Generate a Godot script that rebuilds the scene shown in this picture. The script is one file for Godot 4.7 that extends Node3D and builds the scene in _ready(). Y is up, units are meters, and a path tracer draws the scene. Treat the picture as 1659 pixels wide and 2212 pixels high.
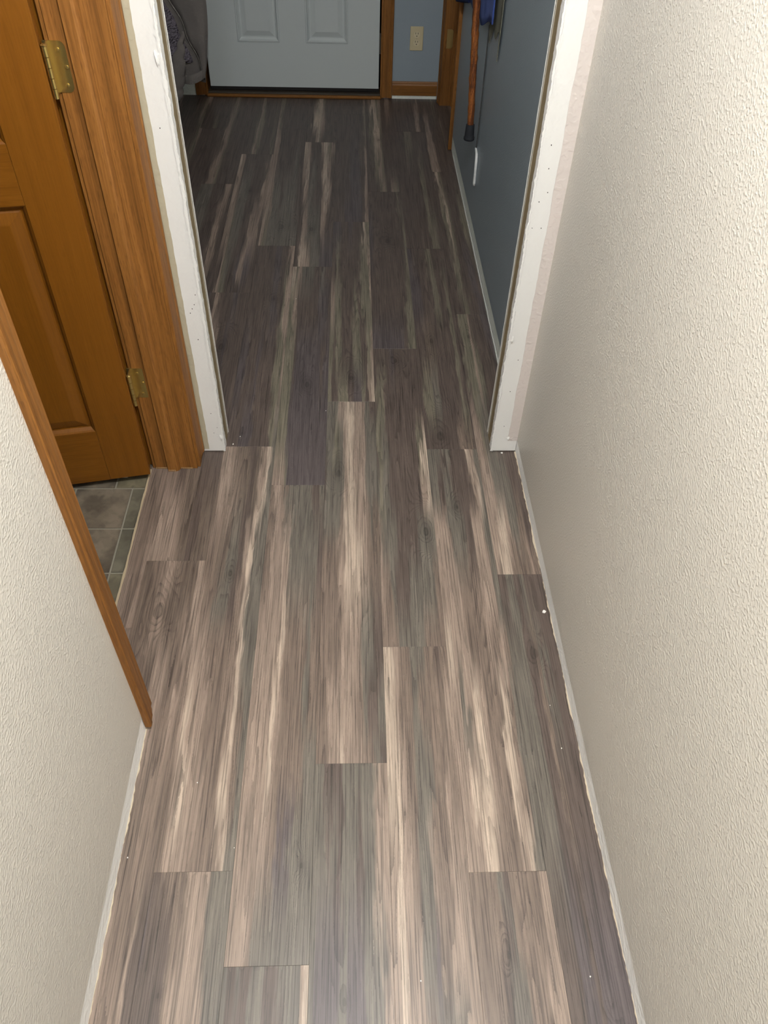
extends Node3D

const PLANK := 0.1524
var pal := {}
var used := {}
var m_oak: StandardMaterial3D
var m_oak_flat: StandardMaterial3D
var m_door: StandardMaterial3D
var m_door_flat: StandardMaterial3D
var m_greige: StandardMaterial3D
var m_blue_wall: StandardMaterial3D
var m_bare: StandardMaterial3D
var m_bare_grey: StandardMaterial3D
var m_paper: StandardMaterial3D
var m_stud: StandardMaterial3D
var m_white: StandardMaterial3D
var m_ceiling: StandardMaterial3D
var m_brass: StandardMaterial3D
var m_dark: StandardMaterial3D

# ---------------------------------------------------------------- helpers

func numbered(called: String) -> String:
	if not used.has(called):
		used[called] = 0
		return called
	used[called] += 1
	return "%s_%03d" % [called, used[called]]

func tag(o: Node3D, label: String, category: String, group := "", kind := "") -> Node3D:
	o.set_meta("label", label)
	o.set_meta("category", category)
	if group != "":
		o.set_meta("group", group)
	if kind != "":
		o.set_meta("kind", kind)
	return o

func thing(called: String, label: String, category: String, at := Vector3.ZERO, kind := "", group := "") -> Node3D:
	var o := Node3D.new()
	o.name = numbered(called)
	add_child(o)
	o.position = at
	tag(o, label, category, group, kind)
	return o

func tool() -> SurfaceTool:
	var st := SurfaceTool.new()
	st.begin(Mesh.PRIMITIVE_TRIANGLES)
	st.set_smooth_group(-1)
	return st

func commit(called: String, st: SurfaceTool, m: Material, parent: Node3D = null, smooth := false) -> MeshInstance3D:
	if smooth:
		st.index()
	st.generate_normals()
	var o := MeshInstance3D.new()
	o.mesh = st.commit()
	o.material_override = m
	if parent == null:
		o.name = numbered(called)
		add_child(o)
	else:
		o.name = called
		parent.add_child(o, true)
	return o

func tri(st: SurfaceTool, a: Vector3, b: Vector3, c: Vector3, out: Vector3) -> void:
	# front faces run clockwise
	if (a - c).cross(a - b).dot(out) < 0.0:
		var k := b
		b = c
		c = k
	for p in [a, b, c]:
		st.add_vertex(p)

func quad(st: SurfaceTool, a: Vector3, b: Vector3, c: Vector3, d: Vector3, out: Vector3) -> void:
	tri(st, a, b, c, out)
	tri(st, a, c, d, out)

func box(st: SurfaceTool, lo: Vector3, hi: Vector3, bev := 0.0) -> void:
	var c := (lo + hi) * 0.5
	var h := (hi - lo) * 0.5
	var b := minf(bev, minf(h.x, minf(h.y, h.z)) * 0.9)
	for ax in 3:
		var u := (ax + 1) % 3
		var v := (ax + 2) % 3
		for s in [-1.0, 1.0]:
			var q: Array[Vector3] = []
			for k in [[-1.0, -1.0], [1.0, -1.0], [1.0, 1.0], [-1.0, 1.0]]:
				var p := Vector3.ZERO
				p[ax] = s * h[ax]
				p[u] = k[0] * (h[u] - b)
				p[v] = k[1] * (h[v] - b)
				q.append(c + p)
			var n := Vector3.ZERO
			n[ax] = s
			quad(st, q[0], q[1], q[2], q[3], n)
	if b <= 0.0:
		return
	for ax in 3:  # edges parallel to ax
		var u := (ax + 1) % 3
		var v := (ax + 2) % 3
		for su in [-1.0, 1.0]:
			for sv in [-1.0, 1.0]:
				var p := [Vector3.ZERO, Vector3.ZERO, Vector3.ZERO, Vector3.ZERO]
				for k in 4:
					var w := Vector3.ZERO
					w[ax] = (h[ax] - b) * (-1.0 if k < 2 else 1.0)
					var first: bool = k == 0 or k == 3
					w[u] = su * (h[u] if first else h[u] - b)
					w[v] = sv * (h[v] - b if first else h[v])
					p[k] = c + w
				var n := Vector3.ZERO
				n[u] = su
				n[v] = sv
				quad(st, p[0], p[1], p[2], p[3], n)
	for sx in [-1.0, 1.0]:
		for sy in [-1.0, 1.0]:
			for sz in [-1.0, 1.0]:
				var s := Vector3(sx, sy, sz)
				var e := h - Vector3(b, b, b)
				tri(st, c + s * Vector3(h.x, e.y, e.z), c + s * Vector3(e.x, h.y, e.z), c + s * Vector3(e.x, e.y, h.z), s)

func box_mesh(called: String, lo: Vector3, hi: Vector3, m: Material, parent: Node3D = null, bev := 0.0) -> MeshInstance3D:
	var st := tool()
	box(st, lo, hi, bev)
	return commit(called, st, m, parent)

# a closed outline (2D points) pushed along a direction; at(p) = origin + p.x * ux + p.y * uy
func prism(st: SurfaceTool, outline: PackedVector2Array, origin: Vector3, ux: Vector3, uy: Vector3, along: Vector3) -> void:
	var mid := Vector2.ZERO
	for p in outline:
		mid += p / outline.size()
	var n := outline.size()
	var area := 0.0
	for i in n:
		area += outline[i].cross(outline[(i + 1) % n])
	var turn := 1.0 if area > 0.0 else -1.0
	for i in n:
		var a := outline[i]
		var b := outline[(i + 1) % n]
		var e := (b - a) * turn
		var nn := Vector2(e.y, -e.x)
		var a3 := origin + ux * a.x + uy * a.y
		var b3 := origin + ux * b.x + uy * b.y
		quad(st, a3, b3, b3 + along, a3 + along, ux * nn.x + uy * nn.y)
	var idx := Geometry2D.triangulate_polygon(outline)
	for k in range(0, idx.size(), 3):
		var t: Array[Vector3] = []
		for j in 3:
			var p := outline[idx[k + j]]
			t.append(origin + ux * p.x + uy * p.y)
		tri(st, t[0], t[1], t[2], -along)
		tri(st, t[0] + along, t[1] + along, t[2] + along, along)

# a tube through points with a radius at each
func tube(st: SurfaceTool, pts: Array, radii: Array, sides := 10, squash := Vector3.ONE) -> void:
	var rings := []
	for i in pts.size():
		var d: Vector3 = (pts[mini(i + 1, pts.size() - 1)] - pts[maxi(i - 1, 0)]).normalized()
		var x := d.cross(Vector3(0.31, 0.2, 0.93)).normalized()
		var y := d.cross(x)
		var ring := []
		for k in sides:
			var a := TAU * k / sides
			ring.append(pts[i] + (x * cos(a) + y * sin(a)) * radii[i] * squash)
		rings.append(ring)
	for i in pts.size() - 1:
		for k in sides:
			var k2 := (k + 1) % sides
			var mid: Vector3 = (pts[i] + pts[i + 1]) * 0.5
			quad(st, rings[i][k], rings[i][k2], rings[i + 1][k2], rings[i + 1][k], (rings[i][k] + rings[i + 1][k2]) * 0.5 - mid)
	for e in [0, pts.size() - 1]:
		var out: Vector3 = pts[e] - pts[1 if e == 0 else e - 1]
		for k in sides:
			tri(st, pts[e], rings[e][k], rings[e][(k + 1) % sides], out)

# a grid of points made into a sheet with thickness; out points away from its back
func sheet(st: SurfaceTool, g: Array, out: Vector3, thick: float) -> void:
	var rows := g.size()
	var cols: int = g[0].size()
	var back := []
	for i in rows:
		var r := []
		for j in cols:
			r.append(g[i][j] - out * thick)
		back.append(r)
	for i in rows - 1:
		for j in cols - 1:
			quad(st, g[i][j], g[i][j + 1], g[i + 1][j + 1], g[i + 1][j], out)
			quad(st, back[i][j], back[i][j + 1], back[i + 1][j + 1], back[i + 1][j], -out)
	for i in rows - 1:
		for j in [0, cols - 1]:
			quad(st, g[i][j], g[i + 1][j], back[i + 1][j], back[i][j], g[i][j] - g[i][1 if j == 0 else j - 1])
	for j in cols - 1:
		for i in [0, rows - 1]:
			quad(st, g[i][j], g[i][j + 1], back[i][j + 1], back[i][j], g[i][j] - g[1 if i == 0 else i - 1][j])

# a thin upright strip with ragged edges: runs along v from 0 to length, its edges at u0 and u1 wander by j0 and j1
func ragged(st: SurfaceTool, origin: Vector3, u: Vector3, v: Vector3, out: Vector3, length: float, u0: float, u1: float, j0: float, j1: float, thick: float, step: float, rng: RandomNumberGenerator) -> void:
	var n := int(length / step)
	var g := []
	var w0 := 0.0
	var w1 := 0.0
	for i in n + 1:
		w0 = w0 * 0.75 + rng.randf_range(-1.0, 1.0) * 0.6
		w1 = w1 * 0.75 + rng.randf_range(-1.0, 1.0) * 0.6
		var a := u0 + w0 * j0
		var b := u1 + w1 * j1
		var p := origin + v * (length * i / n)
		g.append([p + u * a, p + u * b])
	sheet(st, g, out, thick)

# ---------------------------------------------------------------- materials

func plain(c: Color, rough := 0.6, spec := 0.5) -> StandardMaterial3D:
	var m := StandardMaterial3D.new()
	m.albedo_color = c
	m.roughness = rough
	m.metallic_specular = spec
	return m

func relief(freq: float, seed_: int, size: int, low: float, high: float, octaves := 2) -> ImageTexture:
	var f := FastNoiseLite.new()
	f.noise_type = FastNoiseLite.TYPE_SIMPLEX_SMOOTH
	f.seed = seed_
	f.frequency = freq
	f.fractal_octaves = octaves
	f.fractal_gain = 0.45
	var im := f.get_seamless_image(size, size)
	im.convert(Image.FORMAT_L8)
	var d := im.get_data()
	for i in d.size():
		d[i] = int(255.0 * smoothstep(low, high, d[i] / 255.0))
	return ImageTexture.create_from_image(Image.create_from_data(size, size, false, Image.FORMAT_L8, d))

func wall_paint(c: Color, tex: Texture2D, scale: float, depth: float, rough: float) -> StandardMaterial3D:
	var m := plain(c, rough)
	m.heightmap_enabled = true
	m.heightmap_texture = tex
	m.heightmap_scale = depth
	m.uv1_triplanar = true
	m.uv1_world_triplanar = true
	m.uv1_scale = Vector3(scale, scale, scale)
	return m

# oak: long fine pores and broad figure, the grain running down the picture (turned: across it)
func oak_picture(base: Color, dark: Color, light: Color, seed_: int, contrast: float, across := false) -> ImageTexture:
	var w := 256
	var h := 512
	var f := FastNoiseLite.new()
	f.noise_type = FastNoiseLite.TYPE_SIMPLEX_SMOOTH
	f.seed = seed_
	f.fractal_octaves = 2
	f.frequency = 0.02
	var broad := f.get_seamless_image(w, 24, false, false, 0.3)
	broad.resize(w, h, Image.INTERPOLATE_CUBIC)
	f.frequency = 0.16
	var fine := f.get_seamless_image(w, 16, false, false, 0.3)
	fine.resize(w, h, Image.INTERPOLATE_CUBIC)
	f.frequency = 0.33
	var pores := f.get_seamless_image(w, 64, false, false, 0.3)
	pores.resize(w, h, Image.INTERPOLATE_CUBIC)
	for im in [broad, fine, pores]:
		im.convert(Image.FORMAT_L8)
	var a := broad.get_data()
	var b := fine.get_data()
	var p := pores.get_data()
	var out := PackedByteArray()
	out.resize(w * h * 3)
	for i in w * h:
		var k := (a[i] / 255.0 - 0.5) * 0.9 + (b[i] / 255.0 - 0.5) * 0.7
		var rings := sin((a[i] / 255.0) * 46.0 + (i % w) * 0.05)
		k += rings * 0.16
		var c := base.lerp(light, clampf(k * contrast, 0.0, 1.0)) if k > 0.0 else base.lerp(dark, clampf(-k * contrast, 0.0, 1.0))
		if p[i] > 165:
			c = c.lerp(dark, minf(0.6, (p[i] - 165) / 90.0) * contrast)
		out[i * 3] = int(clampf(c.r, 0, 1) * 255.0)
		out[i * 3 + 1] = int(clampf(c.g, 0, 1) * 255.0)
		out[i * 3 + 2] = int(clampf(c.b, 0, 1) * 255.0)
	var im := Image.create_from_data(w, h, false, Image.FORMAT_RGB8, out)
	if across:
		im.rotate_90(CLOCKWISE)
	return ImageTexture.create_from_image(im)

func oak(tex: Texture2D, rough: float, across := false) -> StandardMaterial3D:
	var m := plain(Color.WHITE, rough)
	m.albedo_texture = tex
	m.uv1_triplanar = true
	m.uv1_world_triplanar = true
	m.uv1_triplanar_sharpness = 8.0
	m.uv1_scale = Vector3(4.5, 1.1, 4.5) if not across else Vector3(1.1, 4.5, 1.1)
	m.heightmap_enabled = true
	m.heightmap_texture = tex
	m.heightmap_scale = 0.04
	m.metallic_specular = 0.38
	return m

# the printed face of one vinyl plank: rows of twelve colour letters at places along its length (0 is the far end), wandering
# streaks, growth rings and knots
func plank_picture(rows: Array, knots: Array, w: int, h: int, seed_: int) -> ImageTexture:
	var f := FastNoiseLite.new()
	f.noise_type = FastNoiseLite.TYPE_SIMPLEX_SMOOTH
	f.seed = seed_
	f.fractal_octaves = 2
	f.frequency = 2.2 / w
	var warp := f.get_image(w, h / 22, false, false, false)
	warp.resize(w, h, Image.INTERPOLATE_CUBIC)
	f.seed = seed_ + 71
	f.frequency = 9.0 / w
	var streak := f.get_image(w, maxi(4, h / 34), false, false, false)
	streak.resize(w, h, Image.INTERPOLATE_CUBIC)
	f.seed = seed_ + 137
	f.frequency = 0.22 * 192.0 / w
	f.fractal_octaves = 1
	var fiber := f.get_image(w, maxi(4, h / 60), false, false, false)
	fiber.resize(w, h, Image.INTERPOLATE_CUBIC)
	f.seed = seed_ + 211
	f.frequency = 0.3
	var speck := f.get_image(w, maxi(4, h / 14), false, false, false)
	speck.resize(w, h, Image.INTERPOLATE_CUBIC)
	for im in [warp, streak, fiber, speck]:
		im.convert(Image.FORMAT_L8)
	var wa := warp.get_data()
	var sa := streak.get_data()
	var fa := fiber.get_data()
	var ka := speck.get_data()
	f.seed = seed_ + 307
	f.frequency = 7.0 / w
	f.fractal_octaves = 3
	var wob := f.get_image(w, maxi(4, h / 7), false, false, false)
	wob.resize(w, h, Image.INTERPOLATE_CUBIC)
	wob.convert(Image.FORMAT_L8)
	var ba := wob.get_data()
	var out := PackedByteArray()
	out.resize(w * h * 3)
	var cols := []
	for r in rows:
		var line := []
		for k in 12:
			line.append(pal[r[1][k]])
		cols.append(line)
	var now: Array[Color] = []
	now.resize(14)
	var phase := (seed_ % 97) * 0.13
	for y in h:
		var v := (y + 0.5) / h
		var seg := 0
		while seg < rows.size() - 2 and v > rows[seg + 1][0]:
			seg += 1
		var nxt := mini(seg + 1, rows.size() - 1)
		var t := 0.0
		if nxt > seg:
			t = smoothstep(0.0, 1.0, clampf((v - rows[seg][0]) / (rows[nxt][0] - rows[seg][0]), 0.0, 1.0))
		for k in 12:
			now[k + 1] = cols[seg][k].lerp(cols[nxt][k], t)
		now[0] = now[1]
		now[13] = now[12]
		for x in w:
			var i := y * w + x
			var u := (x + 0.5) / w
			var bend := (wa[i] - 127.5) / 255.0
			var wo := (ba[i] - 127.5) / 255.0
			var ring := u * 7.0 + bend * 11.0 + wo * 0.8 + phase
			var dark := 0.0
			var us := u + bend * 0.2 + (sa[i] - 127.5) / 255.0 * 0.07 + wo * 0.11
			for kn in knots:
				var dx: float = (u - kn.x) * 0.1524
				var dz: float = (v - kn.y) * 1.2337
				var e: float = sqrt(dx * dx + dz * dz * 0.2 * (0.7 if dz < 0.0 else 1.8)) / (kn.z * 1.8)
				if e < 3.0:
					var near := exp(-e * e * 0.6)
					ring = lerpf(ring, e * 3.2 + bend * 3.0 + wo * 0.7, clampf(near * 1.9, 0.0, 1.0) * clampf((kn.z - 0.004) / 0.008, 0.0, 1.0))
					dark += near * near * 0.13 + (0.12 if e < 0.3 else 0.0)
			var pos := clampf(us * 12.0 + 0.5, 0.0, 12.999)
			var i0 := int(pos)
			var fr := clampf((pos - i0 - 0.5) * 2.4 + 0.5, 0.0, 1.0)
			var c: Color = now[i0].lerp(now[i0 + 1], fr)
			var s := fposmod(ring, 1.0)
			var sk := (sa[i] - 127.5) / 255.0
			var g := 1.05 + (fa[i] - 127.5) / 255.0 * 0.2 + sk * 0.16 + wo * 0.2
			if fa[i] < 92:
				g -= (92 - fa[i]) / 255.0 * 0.55
			if s > 0.55:
				g -= (s - 0.55) * 0.52 * clampf(0.6 + sk * 1.6 - wo, 0.05, 1.3)
			s = fposmod(ring * 2.7 + sk * 2.0, 1.0)
			if s > 0.7:
				g -= (s - 0.7) * 0.34 * clampf(0.45 + wo * 2.2 + sk, 0.0, 1.2)
			if ka[i] > 176:
				g -= (ka[i] - 176) / 255.0 * 0.5
			g -= dark
			out[i * 3] = int(clampf(c.r * g, 0.0, 1.0) * 255.0)
			out[i * 3 + 1] = int(clampf(c.g * g, 0.0, 1.0) * 255.0)
			out[i * 3 + 2] = int(clampf(c.b * g, 0.0, 1.0) * 255.0)
	return ImageTexture.create_from_image(Image.create_from_data(w, h, false, Image.FORMAT_RGB8, out))

var plank_count := 0
var plank_floor: Node3D

# one plank: column c (its edge at c * PLANK), near and far end, the face, and, where it is cut to fit, the pieces left of it
func plank(c: int, zn: float, zf: float, rows: Array, knots := [], cuts := []) -> void:
	plank_count += 1
	var big := zn > -2.6
	var length := zn - zf
	var w := 192 if big else 128
	var h := int((1280 if big else 640) * clampf(length / 1.2337, 0.3, 1.1))
	var m := plain(Color.WHITE, 0.42, 0.45)
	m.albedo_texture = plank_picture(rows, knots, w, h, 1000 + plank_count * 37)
	m.texture_repeat = false
	m.heightmap_enabled = true
	m.heightmap_texture = m.albedo_texture
	m.heightmap_scale = 0.03
	var st := tool()
	var x0 := c * PLANK
	if cuts.is_empty():
		cuts = [Rect2(x0, zf, PLANK, length)]
	for r: Rect2 in cuts:
		var b := 0.0003
		var gap := 0.0001
		var lo := Vector3(r.position.x + gap, -0.006, r.position.y + gap)
		var hi := Vector3(r.end.x - gap, 0.0, r.end.y - gap)
		var ring := []
		for lvl in [[0.0, -0.006], [0.0, -b], [b, 0.0]]:
			var e: float = lvl[0]
			var y: float = lvl[1]
			ring.append([Vector3(lo.x + e, y, lo.z + e), Vector3(hi.x - e, y, lo.z + e), Vector3(hi.x - e, y, hi.z - e), Vector3(lo.x + e, y, hi.z - e)])
		var put := func(p: Vector3):
			st.set_uv(Vector2(clampf((p.x - x0) / PLANK, 0.003, 0.997), clampf((p.z - zf) / length, 0.001, 0.999)))
			st.add_vertex(p)
		var outs := [Vector3.FORWARD, Vector3.RIGHT, Vector3.BACK, Vector3.LEFT]
		for l in 2:
			for k in 4:
				var k2 := (k + 1) % 4
				for t in [[ring[l][k], ring[l][k2], ring[l + 1][k2]], [ring[l][k], ring[l + 1][k2], ring[l + 1][k]]]:
					if (t[0] - t[2]).cross(t[0] - t[1]).dot(outs[k] + Vector3.UP * 0.2) < 0.0:
						t.reverse()
					for p in t:
						put.call(p)
		for t in [[ring[2][0], ring[2][1], ring[2][2]], [ring[2][0], ring[2][2], ring[2][3]]]:
			if (t[0] - t[2]).cross(t[0] - t[1]).y < 0.0:
				t.reverse()
			for p in t:
				put.call(p)
	commit("plank", st, m, plank_floor)

# ---------------------------------------------------------------- scene

func _ready() -> void:
	# camera
	var cam := Camera3D.new()
	cam.name = "camera"
	cam.transform = Transform3D(Basis(Vector3(0.9992, 0.0258, 0.0290), Vector3(0.0032, 0.6901, -0.7237), Vector3(-0.0387, 0.7232, 0.6895)).orthonormalized(), Vector3(0.0827, 1.5894, 0.0))
	cam.fov = 66.113
	cam.near = 0.02
	cam.current = true
	add_child(cam)
	# surroundings and exposure
	var env := Environment.new()
	env.background_mode = Environment.BG_COLOR
	env.background_color = Color(0, 0, 0)
	env.tonemap_mode = Environment.TONE_MAPPER_LINEAR
	env.tonemap_exposure = 1.35
	env.sdfgi_enabled = true
	env.ssao_enabled = true
	env.ssil_enabled = true
	var we := WorldEnvironment.new()
	we.name = "surroundings"
	we.environment = env
	add_child(we)
	# lamps: the hall's ceiling globe, two added unseen fill lamps, and the fittings they sit in
	unseen_lamp("unseen_lamp", Vector3(0.10, 2.30, -0.55), 1.7, Color(0.985, 0.99, 1.0), "round white ceiling lamp over the hall in front of the opening")
	unseen_lamp("unseen_lamp", Vector3(0.10, 2.30, 2.2), 1.4, Color(0.985, 0.99, 1.0), "added unseen fill lamp at the rear of the hall")  # added behind the viewer to spread light evenly towards the white door
	unseen_lamp("unseen_lamp", Vector3(-0.20, 2.30, -3.2), 0.14, Color(1.0, 0.965, 0.92), "added unseen dim fill lamp in the entry by the white door")  # weak fill put in to lift the right entry wall and the coat
	make_materials()
	build_floor()
	build_walls()
	build_left_doorway()
	build_opening()
	build_entry()
	build_coat()
	build_wall_things()
	build_bits()

func unseen_lamp(called: String, at: Vector3, energy: float, c: Color, label: String) -> void:
	var t := thing(called, label, "ceiling lamp", Vector3(at.x, 2.44, at.z))
	var st := tool()
	var n := 24
	for i in n:
		var a := TAU * i / n
		var b := TAU * (i + 1) / n
		for k in 2:
			var r0 := 0.17
			var y0 := 0.0 - 0.025 * k
			var y1 := 0.0 - 0.025 * (k + 1)
			if k == 0:
				quad(st, Vector3(cos(a) * r0, y0, sin(a) * r0), Vector3(cos(b) * r0, y0, sin(b) * r0), Vector3(cos(b) * r0, y1, sin(b) * r0), Vector3(cos(a) * r0, y1, sin(a) * r0), Vector3(cos(a), 0, sin(a)))
			else:
				tri(st, Vector3(0, y0, 0), Vector3(cos(a) * r0, y0, sin(a) * r0), Vector3(cos(b) * r0, y0, sin(b) * r0), Vector3.DOWN)
	commit("pan", st, plain(Color(0.9, 0.9, 0.88), 0.4), t)
	var glow := plain(Color(0.95, 0.94, 0.9), 0.5)
	glow.emission_enabled = true
	glow.emission = c
	glow.emission_energy_multiplier = 1.0
	var dome := tool()
	for j in 8:
		for i in n:
			var q := []
			for k in [[j, i], [j, i + 1], [j + 1, i + 1], [j + 1, i]]:
				var ph: float = k[0] / 8.0 * PI
				var th: float = k[1] * TAU / n
				q.append(Vector3(sin(ph) * cos(th) * 0.155, -0.125 - cos(ph) * 0.085, sin(ph) * sin(th) * 0.155))
			quad(dome, q[0], q[1], q[2], q[3], (q[0] + q[2]) * 0.5 - Vector3(0, -0.125, 0))
	commit("globe", dome, glow, t)
	var l := OmniLight3D.new()
	l.name = "bulb"
	l.position = Vector3(0, -0.125, 0)
	l.light_energy = energy
	l.light_color = c
	l.light_size = 0.06
	l.omni_range = 12.0
	l.omni_attenuation = 2.0
	l.shadow_enabled = true
	t.add_child(l)

func make_materials() -> void:
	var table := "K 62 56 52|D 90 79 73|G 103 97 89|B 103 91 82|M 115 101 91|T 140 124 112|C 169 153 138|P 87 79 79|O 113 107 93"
	for e in table.split("|"):
		var q := e.split(" ")
		pal[q[0]] = Color8(int(q[1]), int(q[2]), int(q[3]))
	var peel := relief(0.075, 5, 1024, 0.35, 0.9, 2)
	var fine := relief(0.05, 9, 512, 0.3, 0.75)
	m_greige = wall_paint(Color8(210, 206, 197), peel, 1.9, 0.055, 0.4)
	m_blue_wall = wall_paint(Color8(146, 159, 168), peel, 1.9, 0.03, 0.4)
	m_bare = wall_paint(Color8(216, 215, 211), fine, 2.4, 0.02, 0.75)
	m_bare_grey = wall_paint(Color8(246, 246, 244), fine, 2.4, 0.06, 0.8)
	m_paper = wall_paint(Color8(168, 163, 152), fine, 3.0, 0.1, 0.9)
	m_stud = oak(oak_picture(Color8(150, 134, 104), Color8(112, 98, 74), Color8(176, 162, 132), 31, 0.8), 0.8)
	m_ceiling = wall_paint(Color8(225, 223, 217), peel, 1.2, 0.1, 0.8)
	m_white = plain(Color8(196, 204, 204), 0.45)
	m_oak = oak(oak_picture(Color8(131, 86, 37), Color8(88, 54, 20), Color8(160, 109, 55), 3, 1.0), 0.52)
	m_oak_flat = oak(oak_picture(Color8(131, 86, 37), Color8(88, 54, 20), Color8(160, 109, 55), 4, 0.8, true), 0.42, true)
	m_door = oak(oak_picture(Color8(122, 75, 18), Color8(98, 57, 11), Color8(136, 88, 27), 13, 0.55), 0.4)
	m_door_flat = oak(oak_picture(Color8(122, 75, 18), Color8(98, 57, 11), Color8(136, 88, 27), 14, 0.8, true), 0.4, true)
	m_brass = plain(Color8(206, 182, 112), 0.26)
	m_brass.metallic = 0.9
	m_dark = plain(Color8(28, 24, 22), 0.8)

func build_floor() -> void:
	var st := tool()
	box(st, Vector3(-2.4, -0.16, -4.9), Vector3(1.5, -0.0065, 3.4))
	var fl := commit("floor", st, plain(Color8(96, 84, 70), 0.9))
	tag(fl, "wood-look plank floor running from the hall through the opening to the white door", "floor", "", "structure")
	plank_floor = fl
	# the planks, by columns from the right wall to the left; each row of letters goes from the left edge to the right one
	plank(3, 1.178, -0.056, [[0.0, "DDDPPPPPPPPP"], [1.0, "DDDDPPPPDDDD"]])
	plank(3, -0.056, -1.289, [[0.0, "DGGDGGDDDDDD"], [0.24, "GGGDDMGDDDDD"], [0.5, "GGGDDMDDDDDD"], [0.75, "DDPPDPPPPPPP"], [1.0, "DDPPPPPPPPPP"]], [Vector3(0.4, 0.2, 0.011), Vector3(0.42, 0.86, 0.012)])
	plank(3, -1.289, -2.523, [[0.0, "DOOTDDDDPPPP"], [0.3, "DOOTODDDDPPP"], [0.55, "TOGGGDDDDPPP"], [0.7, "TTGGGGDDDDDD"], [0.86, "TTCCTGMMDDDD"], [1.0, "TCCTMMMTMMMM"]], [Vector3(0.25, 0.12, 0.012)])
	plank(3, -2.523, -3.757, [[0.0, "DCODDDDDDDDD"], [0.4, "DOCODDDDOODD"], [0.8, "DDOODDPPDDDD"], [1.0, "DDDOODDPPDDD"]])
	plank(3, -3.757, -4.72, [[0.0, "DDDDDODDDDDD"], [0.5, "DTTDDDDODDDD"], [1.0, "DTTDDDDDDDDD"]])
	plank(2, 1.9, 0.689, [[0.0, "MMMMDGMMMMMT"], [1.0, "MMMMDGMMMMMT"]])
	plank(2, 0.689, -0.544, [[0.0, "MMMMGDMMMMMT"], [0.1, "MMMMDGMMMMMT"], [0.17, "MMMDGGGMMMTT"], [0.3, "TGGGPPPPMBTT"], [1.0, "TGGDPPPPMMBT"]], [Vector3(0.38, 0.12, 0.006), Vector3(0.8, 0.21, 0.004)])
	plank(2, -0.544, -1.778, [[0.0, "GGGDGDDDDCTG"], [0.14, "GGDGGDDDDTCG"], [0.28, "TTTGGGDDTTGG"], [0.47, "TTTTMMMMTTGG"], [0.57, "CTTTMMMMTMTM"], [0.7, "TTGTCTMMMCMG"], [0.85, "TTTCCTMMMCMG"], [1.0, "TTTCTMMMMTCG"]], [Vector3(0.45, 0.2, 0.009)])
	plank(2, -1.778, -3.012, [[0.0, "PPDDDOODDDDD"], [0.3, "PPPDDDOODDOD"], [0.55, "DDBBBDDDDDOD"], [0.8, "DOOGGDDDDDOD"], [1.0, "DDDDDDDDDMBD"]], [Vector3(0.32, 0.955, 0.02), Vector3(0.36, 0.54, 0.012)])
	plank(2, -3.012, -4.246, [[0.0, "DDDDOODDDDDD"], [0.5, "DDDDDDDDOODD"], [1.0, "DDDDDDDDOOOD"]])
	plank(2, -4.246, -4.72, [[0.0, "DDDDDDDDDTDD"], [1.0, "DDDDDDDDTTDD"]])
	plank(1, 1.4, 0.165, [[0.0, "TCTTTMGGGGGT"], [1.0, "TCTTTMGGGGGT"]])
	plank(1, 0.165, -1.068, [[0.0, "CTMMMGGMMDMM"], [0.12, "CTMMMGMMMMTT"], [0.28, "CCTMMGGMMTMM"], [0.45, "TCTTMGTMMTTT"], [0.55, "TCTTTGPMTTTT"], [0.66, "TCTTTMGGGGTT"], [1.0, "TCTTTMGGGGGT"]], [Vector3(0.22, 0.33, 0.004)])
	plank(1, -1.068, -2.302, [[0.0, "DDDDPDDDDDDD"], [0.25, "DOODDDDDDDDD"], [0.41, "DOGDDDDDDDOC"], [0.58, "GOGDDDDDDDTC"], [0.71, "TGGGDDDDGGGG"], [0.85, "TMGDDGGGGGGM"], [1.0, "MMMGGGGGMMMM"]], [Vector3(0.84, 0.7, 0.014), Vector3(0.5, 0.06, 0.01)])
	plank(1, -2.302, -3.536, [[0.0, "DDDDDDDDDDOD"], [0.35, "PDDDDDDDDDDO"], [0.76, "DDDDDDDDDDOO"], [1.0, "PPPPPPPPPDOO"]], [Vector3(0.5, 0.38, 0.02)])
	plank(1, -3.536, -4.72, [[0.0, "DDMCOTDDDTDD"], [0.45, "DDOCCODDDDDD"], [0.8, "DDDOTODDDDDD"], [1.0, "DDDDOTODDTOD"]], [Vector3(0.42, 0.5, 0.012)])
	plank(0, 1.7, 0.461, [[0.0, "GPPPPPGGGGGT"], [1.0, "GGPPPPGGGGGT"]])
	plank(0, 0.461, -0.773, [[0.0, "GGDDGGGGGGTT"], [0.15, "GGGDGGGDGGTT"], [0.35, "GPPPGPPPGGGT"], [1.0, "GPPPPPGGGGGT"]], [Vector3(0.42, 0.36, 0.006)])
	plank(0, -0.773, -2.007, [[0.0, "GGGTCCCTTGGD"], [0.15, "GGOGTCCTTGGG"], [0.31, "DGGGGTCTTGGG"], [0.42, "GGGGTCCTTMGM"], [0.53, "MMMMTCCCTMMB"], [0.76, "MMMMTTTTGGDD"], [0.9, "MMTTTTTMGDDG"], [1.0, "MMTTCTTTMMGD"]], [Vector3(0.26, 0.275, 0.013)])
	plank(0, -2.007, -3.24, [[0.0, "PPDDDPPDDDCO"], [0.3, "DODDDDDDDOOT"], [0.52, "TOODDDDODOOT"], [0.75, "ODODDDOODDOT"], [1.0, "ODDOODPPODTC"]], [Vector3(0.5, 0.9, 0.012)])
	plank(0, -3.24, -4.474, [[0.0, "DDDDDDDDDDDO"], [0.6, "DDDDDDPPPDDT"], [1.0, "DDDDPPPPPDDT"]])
	plank(0, -4.474, -4.72, [[0.0, "DDDDDDDDDDDT"], [1.0, "DDDDDDDDDDDO"]])
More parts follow.
